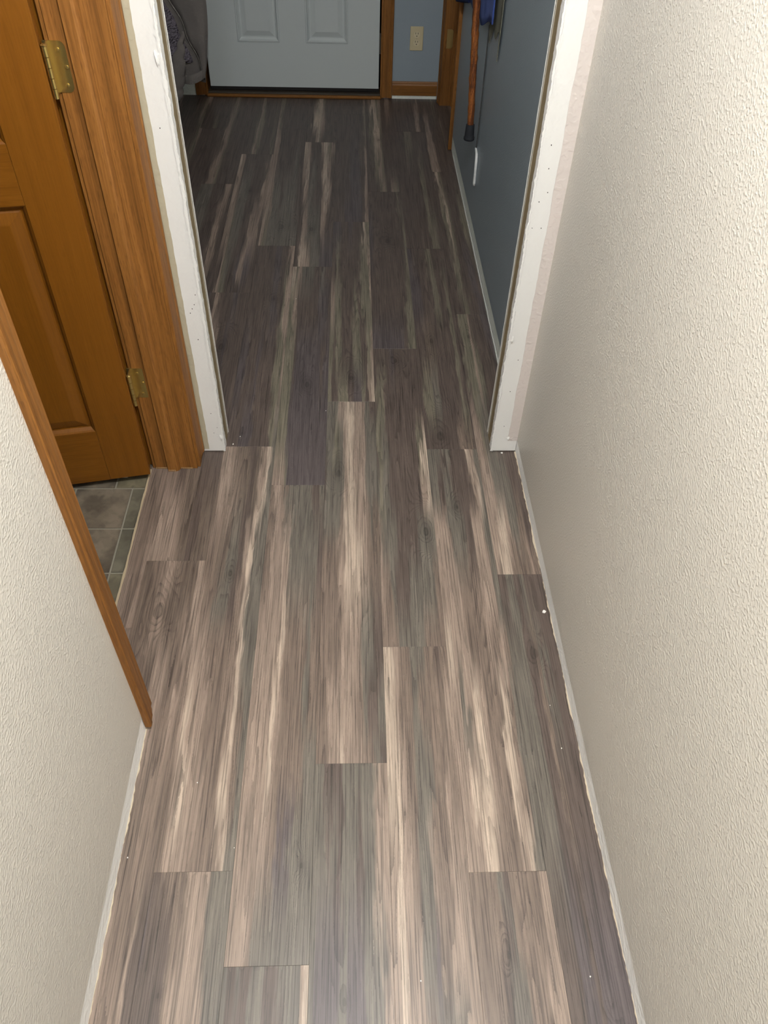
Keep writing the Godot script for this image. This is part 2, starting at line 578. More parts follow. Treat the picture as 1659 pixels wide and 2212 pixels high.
	plank(-1, 1.9, 0.843, [[0.0, "GDDDGGDDGGTC"], [1.0, "GDDDGGDDGGTC"]])
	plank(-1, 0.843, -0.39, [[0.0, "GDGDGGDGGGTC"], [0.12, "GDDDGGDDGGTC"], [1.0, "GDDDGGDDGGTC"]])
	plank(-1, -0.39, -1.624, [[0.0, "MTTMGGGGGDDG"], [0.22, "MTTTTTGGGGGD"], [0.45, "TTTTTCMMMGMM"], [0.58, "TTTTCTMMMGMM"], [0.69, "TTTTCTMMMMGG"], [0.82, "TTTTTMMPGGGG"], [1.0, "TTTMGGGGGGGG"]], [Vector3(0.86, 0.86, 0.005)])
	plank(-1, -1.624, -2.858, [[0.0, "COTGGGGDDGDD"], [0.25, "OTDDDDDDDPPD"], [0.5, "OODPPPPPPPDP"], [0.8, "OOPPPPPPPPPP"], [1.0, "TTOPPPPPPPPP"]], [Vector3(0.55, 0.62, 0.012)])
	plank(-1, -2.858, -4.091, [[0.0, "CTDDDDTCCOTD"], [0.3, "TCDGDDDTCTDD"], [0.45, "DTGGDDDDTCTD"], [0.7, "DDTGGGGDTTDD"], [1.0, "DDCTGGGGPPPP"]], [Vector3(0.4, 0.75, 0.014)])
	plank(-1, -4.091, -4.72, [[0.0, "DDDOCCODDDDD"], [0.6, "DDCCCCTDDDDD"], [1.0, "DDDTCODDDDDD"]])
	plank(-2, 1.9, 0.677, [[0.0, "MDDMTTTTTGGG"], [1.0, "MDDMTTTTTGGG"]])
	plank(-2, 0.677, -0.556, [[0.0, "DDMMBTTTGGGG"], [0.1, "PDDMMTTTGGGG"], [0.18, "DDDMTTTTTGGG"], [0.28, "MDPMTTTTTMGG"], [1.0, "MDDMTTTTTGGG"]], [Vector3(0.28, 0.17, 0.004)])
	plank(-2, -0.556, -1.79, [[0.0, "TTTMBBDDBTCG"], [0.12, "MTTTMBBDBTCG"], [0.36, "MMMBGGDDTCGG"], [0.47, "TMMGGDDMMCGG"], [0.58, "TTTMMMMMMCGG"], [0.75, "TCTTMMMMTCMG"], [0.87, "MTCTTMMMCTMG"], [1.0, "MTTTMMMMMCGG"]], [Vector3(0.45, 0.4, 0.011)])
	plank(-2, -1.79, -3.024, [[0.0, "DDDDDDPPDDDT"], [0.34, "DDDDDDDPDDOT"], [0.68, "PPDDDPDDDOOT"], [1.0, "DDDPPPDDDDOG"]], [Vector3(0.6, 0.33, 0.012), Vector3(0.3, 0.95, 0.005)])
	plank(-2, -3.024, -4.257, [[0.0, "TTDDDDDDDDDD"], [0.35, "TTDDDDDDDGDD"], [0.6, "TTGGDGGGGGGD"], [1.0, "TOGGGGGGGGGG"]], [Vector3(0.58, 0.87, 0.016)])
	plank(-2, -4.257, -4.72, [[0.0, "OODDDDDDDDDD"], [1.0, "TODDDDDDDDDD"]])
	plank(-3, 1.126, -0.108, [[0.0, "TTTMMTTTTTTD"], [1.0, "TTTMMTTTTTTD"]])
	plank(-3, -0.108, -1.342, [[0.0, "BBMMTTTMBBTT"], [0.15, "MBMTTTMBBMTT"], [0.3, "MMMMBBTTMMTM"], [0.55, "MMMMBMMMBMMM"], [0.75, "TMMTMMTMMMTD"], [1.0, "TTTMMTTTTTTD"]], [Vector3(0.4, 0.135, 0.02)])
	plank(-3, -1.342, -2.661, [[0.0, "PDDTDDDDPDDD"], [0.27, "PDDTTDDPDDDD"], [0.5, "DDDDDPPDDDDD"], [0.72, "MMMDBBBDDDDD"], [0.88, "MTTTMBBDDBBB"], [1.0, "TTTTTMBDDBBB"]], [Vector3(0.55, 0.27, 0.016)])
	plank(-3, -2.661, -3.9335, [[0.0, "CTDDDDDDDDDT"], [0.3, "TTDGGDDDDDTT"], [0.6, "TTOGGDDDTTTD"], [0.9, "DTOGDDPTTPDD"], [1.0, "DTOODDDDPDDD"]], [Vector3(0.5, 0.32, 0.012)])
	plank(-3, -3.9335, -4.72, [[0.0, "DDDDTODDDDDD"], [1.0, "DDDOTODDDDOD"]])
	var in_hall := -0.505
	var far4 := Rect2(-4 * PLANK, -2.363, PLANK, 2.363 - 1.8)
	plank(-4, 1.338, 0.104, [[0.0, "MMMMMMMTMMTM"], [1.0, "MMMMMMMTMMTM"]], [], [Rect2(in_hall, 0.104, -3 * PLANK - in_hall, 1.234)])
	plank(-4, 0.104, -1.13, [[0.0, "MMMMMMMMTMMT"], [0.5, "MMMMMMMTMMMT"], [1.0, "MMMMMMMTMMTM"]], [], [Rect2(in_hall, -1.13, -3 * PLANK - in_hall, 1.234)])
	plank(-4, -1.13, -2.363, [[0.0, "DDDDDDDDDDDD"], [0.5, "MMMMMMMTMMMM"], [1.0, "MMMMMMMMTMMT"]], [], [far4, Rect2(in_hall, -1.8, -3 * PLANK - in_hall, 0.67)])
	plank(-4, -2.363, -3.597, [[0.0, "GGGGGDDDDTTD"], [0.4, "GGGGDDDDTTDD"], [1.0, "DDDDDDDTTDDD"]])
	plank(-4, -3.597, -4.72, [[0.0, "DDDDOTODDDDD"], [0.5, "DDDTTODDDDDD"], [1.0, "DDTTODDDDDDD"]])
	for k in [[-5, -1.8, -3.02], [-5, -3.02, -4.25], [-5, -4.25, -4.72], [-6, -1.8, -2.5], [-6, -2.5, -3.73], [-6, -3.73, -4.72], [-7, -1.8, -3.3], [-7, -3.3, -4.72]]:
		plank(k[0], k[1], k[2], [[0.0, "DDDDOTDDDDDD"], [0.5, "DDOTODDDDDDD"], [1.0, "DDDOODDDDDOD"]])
	plank(4, -3.9, -4.72, [[0.0, "MTDMMTMMDDDD"], [1.0, "MMTDMMTMDDDD"]], [], [Rect2(4 * PLANK, -4.72, PLANK, 0.82)])
	# bathroom floor: slate tiles set in pale grout
	var bath := box_mesh("floor", Vector3(-2.0, -0.0064, -1.766), Vector3(-0.512, -0.004, 0.6), wall_paint(Color8(138, 134, 120), relief(0.06, 21, 256, 0.2, 0.8), 4.0, 0.05, 0.9))
	tag(bath, "dark slate tile floor inside the bathroom behind the oak door", "floor", "", "structure")
	var slates: Array[StandardMaterial3D] = []
	for k in 4:
		var m := plain([Color8(124, 116, 94), Color8(117, 111, 92), Color8(121, 111, 96), Color8(112, 108, 93)][k], 0.55)
		m.albedo_texture = slate_picture(40 + k)
		m.uv1_triplanar = true
		m.uv1_world_triplanar = true
		m.uv1_scale = Vector3(3.1, 3.1, 3.1)
		m.uv1_offset = Vector3(k * 0.31, 0, k * 0.57)
		m.heightmap_enabled = true
		m.heightmap_texture = m.albedo_texture
		m.heightmap_scale = 0.12
		slates.append(m)
	var rng := RandomNumberGenerator.new()
	rng.seed = 8
	for row in 8:
		var z0 := -1.766 if row == 0 else -1.613 + 0.155 * (row - 1)
		var z1 := -1.613 + 0.155 * row
		var edge := -0.594 if row == 0 else -0.545
		var xs := [-0.512, edge]
		for k in 8:
			xs.append(edge - 0.157 * (k + 1))
		for k in xs.size() - 1:
			var g := 0.0022
			var y := -0.0012 - rng.randf() * 0.0006
			var o := box_mesh("tile", Vector3(xs[k + 1] + g, -0.004, z0 + g), Vector3(xs[k] - (g if k > 0 else 0.0), y, z1 - g), slates[rng.randi() % 4], bath, 0.0012)
			o.set_meta("kind", "structure")

func slate_picture(seed_: int) -> ImageTexture:
	var f := FastNoiseLite.new()
	f.seed = seed_
	f.noise_type = FastNoiseLite.TYPE_SIMPLEX_SMOOTH
	f.frequency = 0.012
	f.fractal_octaves = 5
	f.domain_warp_enabled = true
	f.domain_warp_amplitude = 40.0
	var im := f.get_seamless_image(256, 256)
	im.convert(Image.FORMAT_L8)
	var d := im.get_data()
	for i in d.size():
		d[i] = int(clampf(215.0 + (d[i] - 127) * 0.5, 0, 255))
	return ImageTexture.create_from_image(Image.create_from_data(256, 256, false, Image.FORMAT_L8, d))

const WL := -0.372
const WR := 0.572
const ZS := -1.766

func build_walls() -> void:
	var rng := RandomNumberGenerator.new()
	rng.seed = 77
	# right wall of the hall, its paint ending above the strip where the baseboard was
	var t := thing("wall_right", "greige textured hall wall on the right with a bare strip along the floor", "wall", Vector3.ZERO, "structure")
	box_mesh("body", Vector3(WR + 0.0015, 0.0, -1.8), Vector3(WR + 0.115, 2.44, 3.4), m_bare_grey, t)
	painted_skin(t, WR, -1.0, ZS + 0.0, 3.4, 0.047, rng)
	# left wall of the hall: near part, part over the door, narrow part beyond it
	t = thing("wall_left", "greige textured hall wall on the left with a bare strip along the floor", "wall", Vector3.ZERO, "structure")
	box_mesh("body", Vector3(-0.507, 0.0, -0.905), Vector3(WL - 0.0015, 2.44, 3.4), m_bare_grey, t)
	box_mesh("body", Vector3(-0.507, 2.06, -1.712), Vector3(WL - 0.0015, 2.44, -0.905), m_bare_grey, t)
	box_mesh("body", Vector3(-0.501, 0.0, ZS), Vector3(WL - 0.0015, 2.44, -1.712), m_bare_grey, t)
	painted_skin(t, WL, 1.0, -0.905, 3.4, 0.055, rng)
	# crumbled caulk where the planks meet the hall walls
	for e in [[WR, -1.0, ZS], [WL, 1.0, -0.86]]:
		var st := tool()
		ragged(st, Vector3(e[0], 0.0012, e[2]), Vector3(e[1], 0, 0), Vector3(0, 0, 1), Vector3(0, 1, 0), 3.0, -0.002, 0.0004, 0.0, 0.0024, 0.0012, 0.007, rng)
		tag(commit("trim", st, plain(Color8(190, 178, 156), 0.9)), "crumbled pale caulk along the foot of the right hall wall" if e[1] < 0 else "crumbled pale caulk along the foot of the left hall wall", "caulk", "", "structure")
	# shell
	t = thing("ceiling", "white ceiling over hall and entry", "ceiling", Vector3.ZERO, "structure")
	box_mesh("slab", Vector3(-2.4, 2.44, -4.9), Vector3(1.5, 2.56, 3.4), m_ceiling, t)
	t = thing("wall_rear", "greige wall closing the hall behind the viewer", "wall", Vector3.ZERO, "structure")
	box_mesh("body", Vector3(-2.4, 0.0, 3.4), Vector3(1.5, 2.44, 3.52), m_greige, t)
	t = thing("wall_bathroom", "pale walls of the bathroom behind the oak door", "wall", Vector3.ZERO, "structure")
	box_mesh("body", Vector3(-2.12, 0.0, ZS), Vector3(-2.0, 2.44, 0.72), m_greige, t)
	box_mesh("body", Vector3(-2.0, 0.0, 0.6), Vector3(-0.507, 2.44, 0.72), m_greige, t)

# the coat of paint on a hall wall: starts at height low with a slightly uneven lower edge; side is the sign of its outward x
func painted_skin(t: Node3D, x: float, side: float, z0: float, z1: float, low: float, rng: RandomNumberGenerator) -> void:
	var st := tool()
	var n := 140
	var g := [[], []]
	var w := 0.0
	for i in n + 1:
		w = w * 0.9 + rng.randf_range(-1, 1) * 0.3
		var z := lerpf(z0, z1, float(i) / n)
		g[0].append(Vector3(x, low + w * 0.0012, z))
		g[1].append(Vector3(x, 2.44, z))
	sheet(st, g, Vector3(side, 0, 0), 0.0015)
	commit("paint", st, m_greige, t)

func casing_profile(a: float, b: float) -> PackedVector2Array:
	# x runs from the outer edge (0) to the inner edge (b); y is how far it stands off the wall
	return PackedVector2Array([Vector2(0, 0), Vector2(0, a * 0.86), Vector2(0.003, a), Vector2(0.012, a), Vector2(0.017, a * 0.84), Vector2(0.030, a * 0.78), Vector2(b - 0.008, a * 0.58), Vector2(b - 0.002, a * 0.5), Vector2(b, a * 0.36), Vector2(b, 0)])

func build_left_doorway() -> void:
	var t := thing("trim_1", "golden oak frame and casing of the door on the left", "door frame", Vector3.ZERO, "structure")
	# near casing: outer edge towards the viewer
	var st := tool()
	prism(st, casing_profile(0.013, 0.046), Vector3(WL, 0.012, -0.858), Vector3(0, 0, -1), Vector3(1, 0, 0), Vector3(0, 2.05, 0))
	commit("casing", st, m_oak, t)
	# far casing, its foot chipped off
	st = tool()
	prism(st, casing_profile(0.015, 0.056), Vector3(WL, 0.02, -1.757), Vector3(0, 0, 1), Vector3(1, 0, 0), Vector3(0, 2.04, 0))
	commit("casing", st, m_oak, t)
	st = tool()
	prism(st, PackedVector2Array([Vector2(0, 0.02), Vector2(0.057, 0.02), Vector2(0.057, 0.002), Vector2(0.034, 0.003), Vector2(0.020, 0.009), Vector2(0.008, 0.018)]), Vector3(WL, 0.0, -1.757), Vector3(0, 0, 1), Vector3(0, 1, 0), Vector3(0.008, 0, 0))
	commit("casing_foot", st, m_oak, t)
	box_mesh("casing", Vector3(WL, 2.062, -1.757), Vector3(WL + 0.012, 2.12, -0.858), m_oak_flat, t, 0.003)
	# jambs
	box_mesh("jamb", Vector3(-0.501, 0.0, -1.712), Vector3(-0.4935, 2.05, -1.695), m_oak, t, 0.0015)
	box_mesh("jamb", Vector3(-0.520, 0.0, -1.745), Vector3(-0.501, 2.05, -1.712), m_door, t)
	box_mesh("jamb", Vector3(-0.4925, 0.0, -1.712), Vector3(WL, 2.05, -1.693), m_oak, t, 0.0015)
	box_mesh("jamb", Vector3(-0.507, 0.0, -0.925), Vector3(WL, 2.05, -0.906), m_oak, t, 0.0015)
	box_mesh("jamb", Vector3(-0.507, 2.041, -1.693), Vector3(WL, 2.06, -0.925), m_oak_flat, t, 0.0015)
	st = tool()
	prism(st, PackedVector2Array([Vector2(-0.4555, -1.694), Vector2(-0.4555, -1.683), Vector2(-0.454, -1.681), Vector2(-0.432, -1.681), Vector2(-0.426, -1.684), Vector2(-0.421, -1.690), Vector2(-0.420, -1.694)]), Vector3(0, 0.0, 0), Vector3(1, 0, 0), Vector3(0, 0, 1), Vector3(0, 2.04, 0))
	commit("door_stop", st, m_oak, t)
	# the bottom of the frame is bare end grain
	var raw := oak(oak_picture(Color8(150, 118, 82), Color8(112, 82, 54), Color8(178, 148, 110), 23, 0.8), 0.8)
	box_mesh("end_grain", Vector3(-0.4925, 0.0, -1.6932), Vector3(-0.456, 0.006, -1.6920), raw, t, 0.0005)
	box_mesh("end_grain", Vector3(-0.4545, 0.0, -1.682), Vector3(-0.4325, 0.006, -1.6800), raw, t, 0.0005)
	box_mesh("end_grain", Vector3(-0.4195, 0.0, -1.6932), Vector3(-0.385, 0.005, -1.6918), raw, t, 0.0005)
	# cut edge of the planks along the bathroom
	var rng := RandomNumberGenerator.new()
	rng.seed = 5
	st = tool()
	ragged(st, Vector3(-0.505, 0.0006, -1.69), Vector3(1, 0, 0), Vector3(0, 0, 1), Vector3(0, 1, 0), 0.78, -0.005, 0.0005, 0.0012, 0.0011, 0.005, 0.008, rng)
	commit("cut_edge", st, plain(Color8(176, 160, 132), 0.9), t)
	# the oak door, swung into the bathroom
	var d := thing("door_1", "golden oak panel door standing open into the slate tiled bathroom", "door", Vector3(-0.508, 0.0, -1.6435), "structure")
	d.rotation.y = atan2(0.041, 0.214) + PI  # its local x runs from the hinge edge to the latch edge
	var zf := 0.0  # local: face towards the viewer
	var back := 0.035
	# local +x points along the door, local -z faces the viewer after the turn: build with mirrored z
	var add := func(called: String, lo: Vector3, hi: Vector3, m: Material, bev: float):
		return box_mesh(called, Vector3(lo.x, lo.y, zf + lo.z), Vector3(hi.x, hi.y, zf + hi.z), m, d, bev)
	add.call("stile", Vector3(-0.012, 0.022, 0), Vector3(0.098, 2.035, back), m_door, 0.0012)
	add.call("stile", Vector3(0.652, 0.022, 0), Vector3(0.75, 2.035, back), m_door, 0.0012)
	for r in [[0.022, 0.1995], [0.82, 0.945], [1.60, 1.70], [1.92, 2.035]]:
		add.call("rail", Vector3(0.098, r[0], 0.0), Vector3(0.652, r[1], back), m_door_flat, 0.0)
	for r in [[0.1995, 0.82], [0.945, 1.60], [1.70, 1.92]]:
		add.call("mullion", Vector3(0.325, r[0], 0.0), Vector3(0.425, r[1], back), m_door, 0.0)
		for x in [0.098, 0.425]:
			door_panel(d, x, x + 0.227, r[0], r[1])
	hinge(d, 1.020, 1.112, true)
	hinge(d, 0.262, 0.356, false)

# a raised panel sunk in its frame, moulded all round; faces local -z
func door_panel(d: Node3D, x0: float, x1: float, y0: float, y1: float) -> void:
	var st := tool()
	var loops := [[0.0, 0.0], [0.004, 0.003], [0.010, 0.0115], [0.014, 0.0125], [0.018, 0.0095], [0.040, 0.003], [0.043, 0.0025]]
	for i in loops.size() - 1:
		var a: Array = loops[i]
		var b: Array = loops[i + 1]
		var pa := [Vector3(x0 + a[0], y0 + a[0], a[1]), Vector3(x1 - a[0], y0 + a[0], a[1]), Vector3(x1 - a[0], y1 - a[0], a[1]), Vector3(x0 + a[0], y1 - a[0], a[1])]
		var pb := [Vector3(x0 + b[0], y0 + b[0], b[1]), Vector3(x1 - b[0], y0 + b[0], b[1]), Vector3(x1 - b[0], y1 - b[0], b[1]), Vector3(x0 + b[0], y1 - b[0], b[1])]
		for k in 4:
			var k2 := (k + 1) % 4
			quad(st, pa[k], pa[k2], pb[k2], pb[k], Vector3(0, 0, -1))
	var e := 0.043
	quad(st, Vector3(x0 + e, y0 + e, 0.0025), Vector3(x1 - e, y0 + e, 0.0025), Vector3(x1 - e, y1 - e, 0.0025), Vector3(x0 + e, y1 - e, 0.0025), Vector3(0, 0, -1))
	quad(st, Vector3(x0, y0, 0.033), Vector3(x1, y0, 0.033), Vector3(x1, y1, 0.033), Vector3(x0, y1, 0.033), Vector3(0, 0, 1))
	commit("panel", st, m_door, d)

func rounded(x0: float, y0: float, x1: float, y1: float, r: float) -> PackedVector2Array:
	# rounded at the two corners on the x1 side
	var o := PackedVector2Array([Vector2(x0, y0)])
	for k in 7:
		var a := -PI / 2 + PI / 2 * k / 6.0
		o.append(Vector2(x1 - r + cos(a) * r, y0 + r + sin(a) * r))
	for k in 7:
		var a := PI / 2 * k / 6.0
		o.append(Vector2(x1 - r + cos(a) * r, y1 - r + sin(a) * r))
	o.append(Vector2(x0, y1))
	return o

# a brass butt hinge: one leaf on the jamb (towards the viewer), knuckles and pin at the door's edge
func hinge(d: Node3D, y0: float, y1: float, round_corners: bool) -> void:
	var inv := d.transform.affine_inverse()
	var h := Node3D.new()
	h.name = "hinge"
	d.add_child(h, true)
	h.set_meta("label", "brass hinge on the oak door")
	h.transform = inv  # the leaves are given in the room's own axes
	var st := tool()
	prism(st, rounded(-0.505, y0, -0.464, y1, 0.012 if round_corners else 0.003), Vector3(0, 0, -1.6945), Vector3(1, 0, 0), Vector3(0, 1, 0), Vector3(0, 0, 0.0026))
	commit("leaf", st, m_brass, h)
	st = tool()
	prism(st, PackedVector2Array([Vector2(-0.4965, y0), Vector2(-0.4935, y0), Vector2(-0.4935, y1), Vector2(-0.4965, y1)]), Vector3(0, 0, -1.692), Vector3(1, 0, 0), Vector3(0, 1, 0), Vector3(0, 0, 0.033))
	commit("leaf", st, m_brass, h)
	if round_corners:
		var mk := tool()
		for k in 8:
			var y := lerpf(y0 + 0.022, y1 - 0.030, k / 7.0)
			var x := -0.4865 + 0.0012 * sin(k * 2.1)
			tube(mk, [Vector3(x - 0.0014, y, -1.6917), Vector3(x + 0.0014, y + 0.0022, -1.6917)], [0.0004, 0.0004], 5)
		commit("stamped_mark", mk, m_brass, h)
	var n := 5
	for k in n:
		var a := lerpf(y0, y1, k / float(n)) + 0.0006
		var b := lerpf(y0, y1, (k + 1) / float(n)) - 0.0006
		var kn := tool()
		tube(kn, [Vector3(-0.4915, a, -1.658), Vector3(-0.4915, b, -1.658)], [0.0055, 0.0055], 12)
		commit("knuckle", kn, m_brass, h)
	var pin := tool()
	tube(pin, [Vector3(-0.4915, y1, -1.658), Vector3(-0.4915, y1 + 0.002, -1.658), Vector3(-0.4915, y1 + 0.004, -1.658)], [0.0062, 0.0066, 0.003], 12)
	commit("pin", pin, m_brass, h)
	for s in [Vector2(0.62, 0.83), Vector2(0.86, 0.5), Vector2(0.70, 0.14)]:
		var x := lerpf(-0.505, -0.464, s.x)
		var y := lerpf(y0, y1, s.y)
		var sc := tool()
		tube(sc, [Vector3(x, y, -1.6922), Vector3(x, y, -1.6908), Vector3(x, y, -1.6904)], [0.0042, 0.004, 0.0022], 12)
		commit("screw", sc, m_brass, h)

func build_opening() -> void:
	# what is left of the cross wall on both sides of the opening, its casing gone: plasterboard on a stud
	var rng := RandomNumberGenerator.new()
	rng.seed = 21
	var peel2 := relief(0.045, 15, 512, 0.4, 0.8)
	var tan_paint := wall_paint(Color8(172, 163, 140), peel2, 2.4, 0.04, 0.5)
	var rose_paint := wall_paint(Color8(200, 191, 185), peel2, 2.4, 0.06, 0.5)
	for side in [[WL, -0.300, "wall_opening_left", "cut wall end beside the oak door frame, bare white where its casing was", 1.0], [WR, 0.4985, "wall_opening_right", "cut wall end against the right hall wall, bare white where its casing was", -1.0]]:
		var t := thing(side[2], side[3], "wall", Vector3.ZERO, "structure")
		var xo: float = side[0]
		var xi: float = side[1]
		var s: float = side[4]
		var lo := minf(xo, xi)
		var hi := maxf(xo, xi)
		if s > 0:
			lo = -1.1
		box_mesh("plasterboard", Vector3(lo, 0.004, ZS - 0.0125), Vector3(hi, 2.44, ZS), m_bare, t, 0.0008)
		box_mesh("stud", Vector3(lo + (0.0 if s > 0 else 0.0012), 0.0, ZS - 0.0765), Vector3(hi - (0.0012 if s > 0 else 0.0), 2.44, ZS - 0.0125), m_stud, t)
		box_mesh("plasterboard", Vector3(lo, 0.004, ZS - 0.089), Vector3(hi, 2.44, ZS - 0.0765), m_paper, t, 0.0008)
		# paint left between casing and corner
		var st := tool()
		if s > 0:
			ragged(st, Vector3(0, 0.012, ZS + 0.0009), Vector3(1, 0, 0), Vector3(0, 1, 0), Vector3(0, 0, 1), 2.42, WL, -0.3455, 0.0, 0.0011, 0.0009, 0.009, rng)
		else:
			ragged(st, Vector3(0, 0.045, ZS + 0.0012), Vector3(-1, 0, 0), Vector3(0, 1, 0), Vector3(0, 0, 1), 2.39, -WR, -0.5435, 0.0, 0.0013, 0.0012, 0.009, rng)
		commit("paint", st, tan_paint if s > 0 else rose_paint, t)
		# torn paper and plaster along the corner
		st = tool()
		ragged(st, Vector3(xi, 0.004, ZS + 0.0008), Vector3(s, 0, 0), Vector3(0, 1, 0), Vector3(0, 0, 1), 2.43, -0.0030, 0.0022, 0.0026, 0.0022, 0.0026, 0.0032, rng)
		commit("torn_edge", st, m_bare, t)
		st = tool()
		ragged(st, Vector3(xi + s * 0.0010, 0.004, ZS), Vector3(0, 0, -1), Vector3(0, 1, 0), Vector3(s, 0, 0), 2.43, 0.0, 0.028, 0.0, 0.0040, 0.0016, 0.006, rng)
		commit("torn_edge", st, m_bare_grey, t)
		st = tool()
		ragged(st, Vector3(xi + s * 0.0010, 0.004, ZS - 0.089), Vector3(0, 0, 1), Vector3(0, 1, 0), Vector3(s, 0, 0), 2.43, -0.001, 0.004, 0.0012, 0.0018, 0.0025, 0.006, rng)
		commit("torn_edge", st, m_bare, t)
		st = tool()
		ragged(st, Vector3(xi - s * 0.004, 0.004, ZS + 0.0022), Vector3(s, 0, 0), Vector3(0, 1, 0), Vector3(0, 0, 1), 2.43, -0.0008, 0.0018, 0.0020, 0.0016, 0.0026, 0.0036, rng)
		commit("torn_edge", st, m_bare, t)
		# curled flaps of torn facing paper
		for fl in ([[1.062, 0.0085, 0.007, 0.026], [0.055, 0.004, 0.006, 0.02]] if s > 0 else [[0.40, 0.006, 0.006, 0.02], [0.055, 0.044, 0.007, 0.007]]):
			var fg := []
			for i in 7:
				var k := i / 6.0
				var row := []
				for j in 4:
					var q := j / 3.0
					row.append(Vector3(xi - s * (fl[1] + fl[2] * (q - 0.5) * (0.5 + k)), fl[0] + fl[3] * (k - 0.5) + 0.003 * sin(q * 5.0 + k * 4.0), ZS + 0.0008 + 0.005 * sin(k * PI) * q + rng.randf() * 0.001))
				fg.append(row)
			st = tool()
			sheet(st, fg, Vector3(0, 0, 1), 0.0007)
			commit("torn_flap", st, m_bare, t)
		# dents and nail holes in the bare plaster
		for k in 9:
			var y := rng.randf_range(0.03, 1.15)
			var x := lerpf(xi, -0.34 if s > 0 else 0.54, rng.randf_range(0.2, 0.85))
			var ho := tool()
			var o := PackedVector2Array()
			for q in 7:
				o.append(Vector2(cos(q * TAU / 7) * rng.randf_range(0.0007, 0.0016), sin(q * TAU / 7) * rng.randf_range(0.0008, 0.002)))
			prism(ho, o, Vector3(x, y, ZS - 0.0004), Vector3(1, 0, 0), Vector3(0, 1, 0), Vector3(0, 0, 0.0007))
			commit("nail_hole", ho, m_dark, t)
	# header
	var hd := thing("wall_header", "wall over the cased opening between hall and entry", "wall", Vector3.ZERO, "structure")
	box_mesh("body", Vector3(-0.300, 2.06, ZS - 0.089), Vector3(0.4985, 2.44, ZS), m_greige, hd)

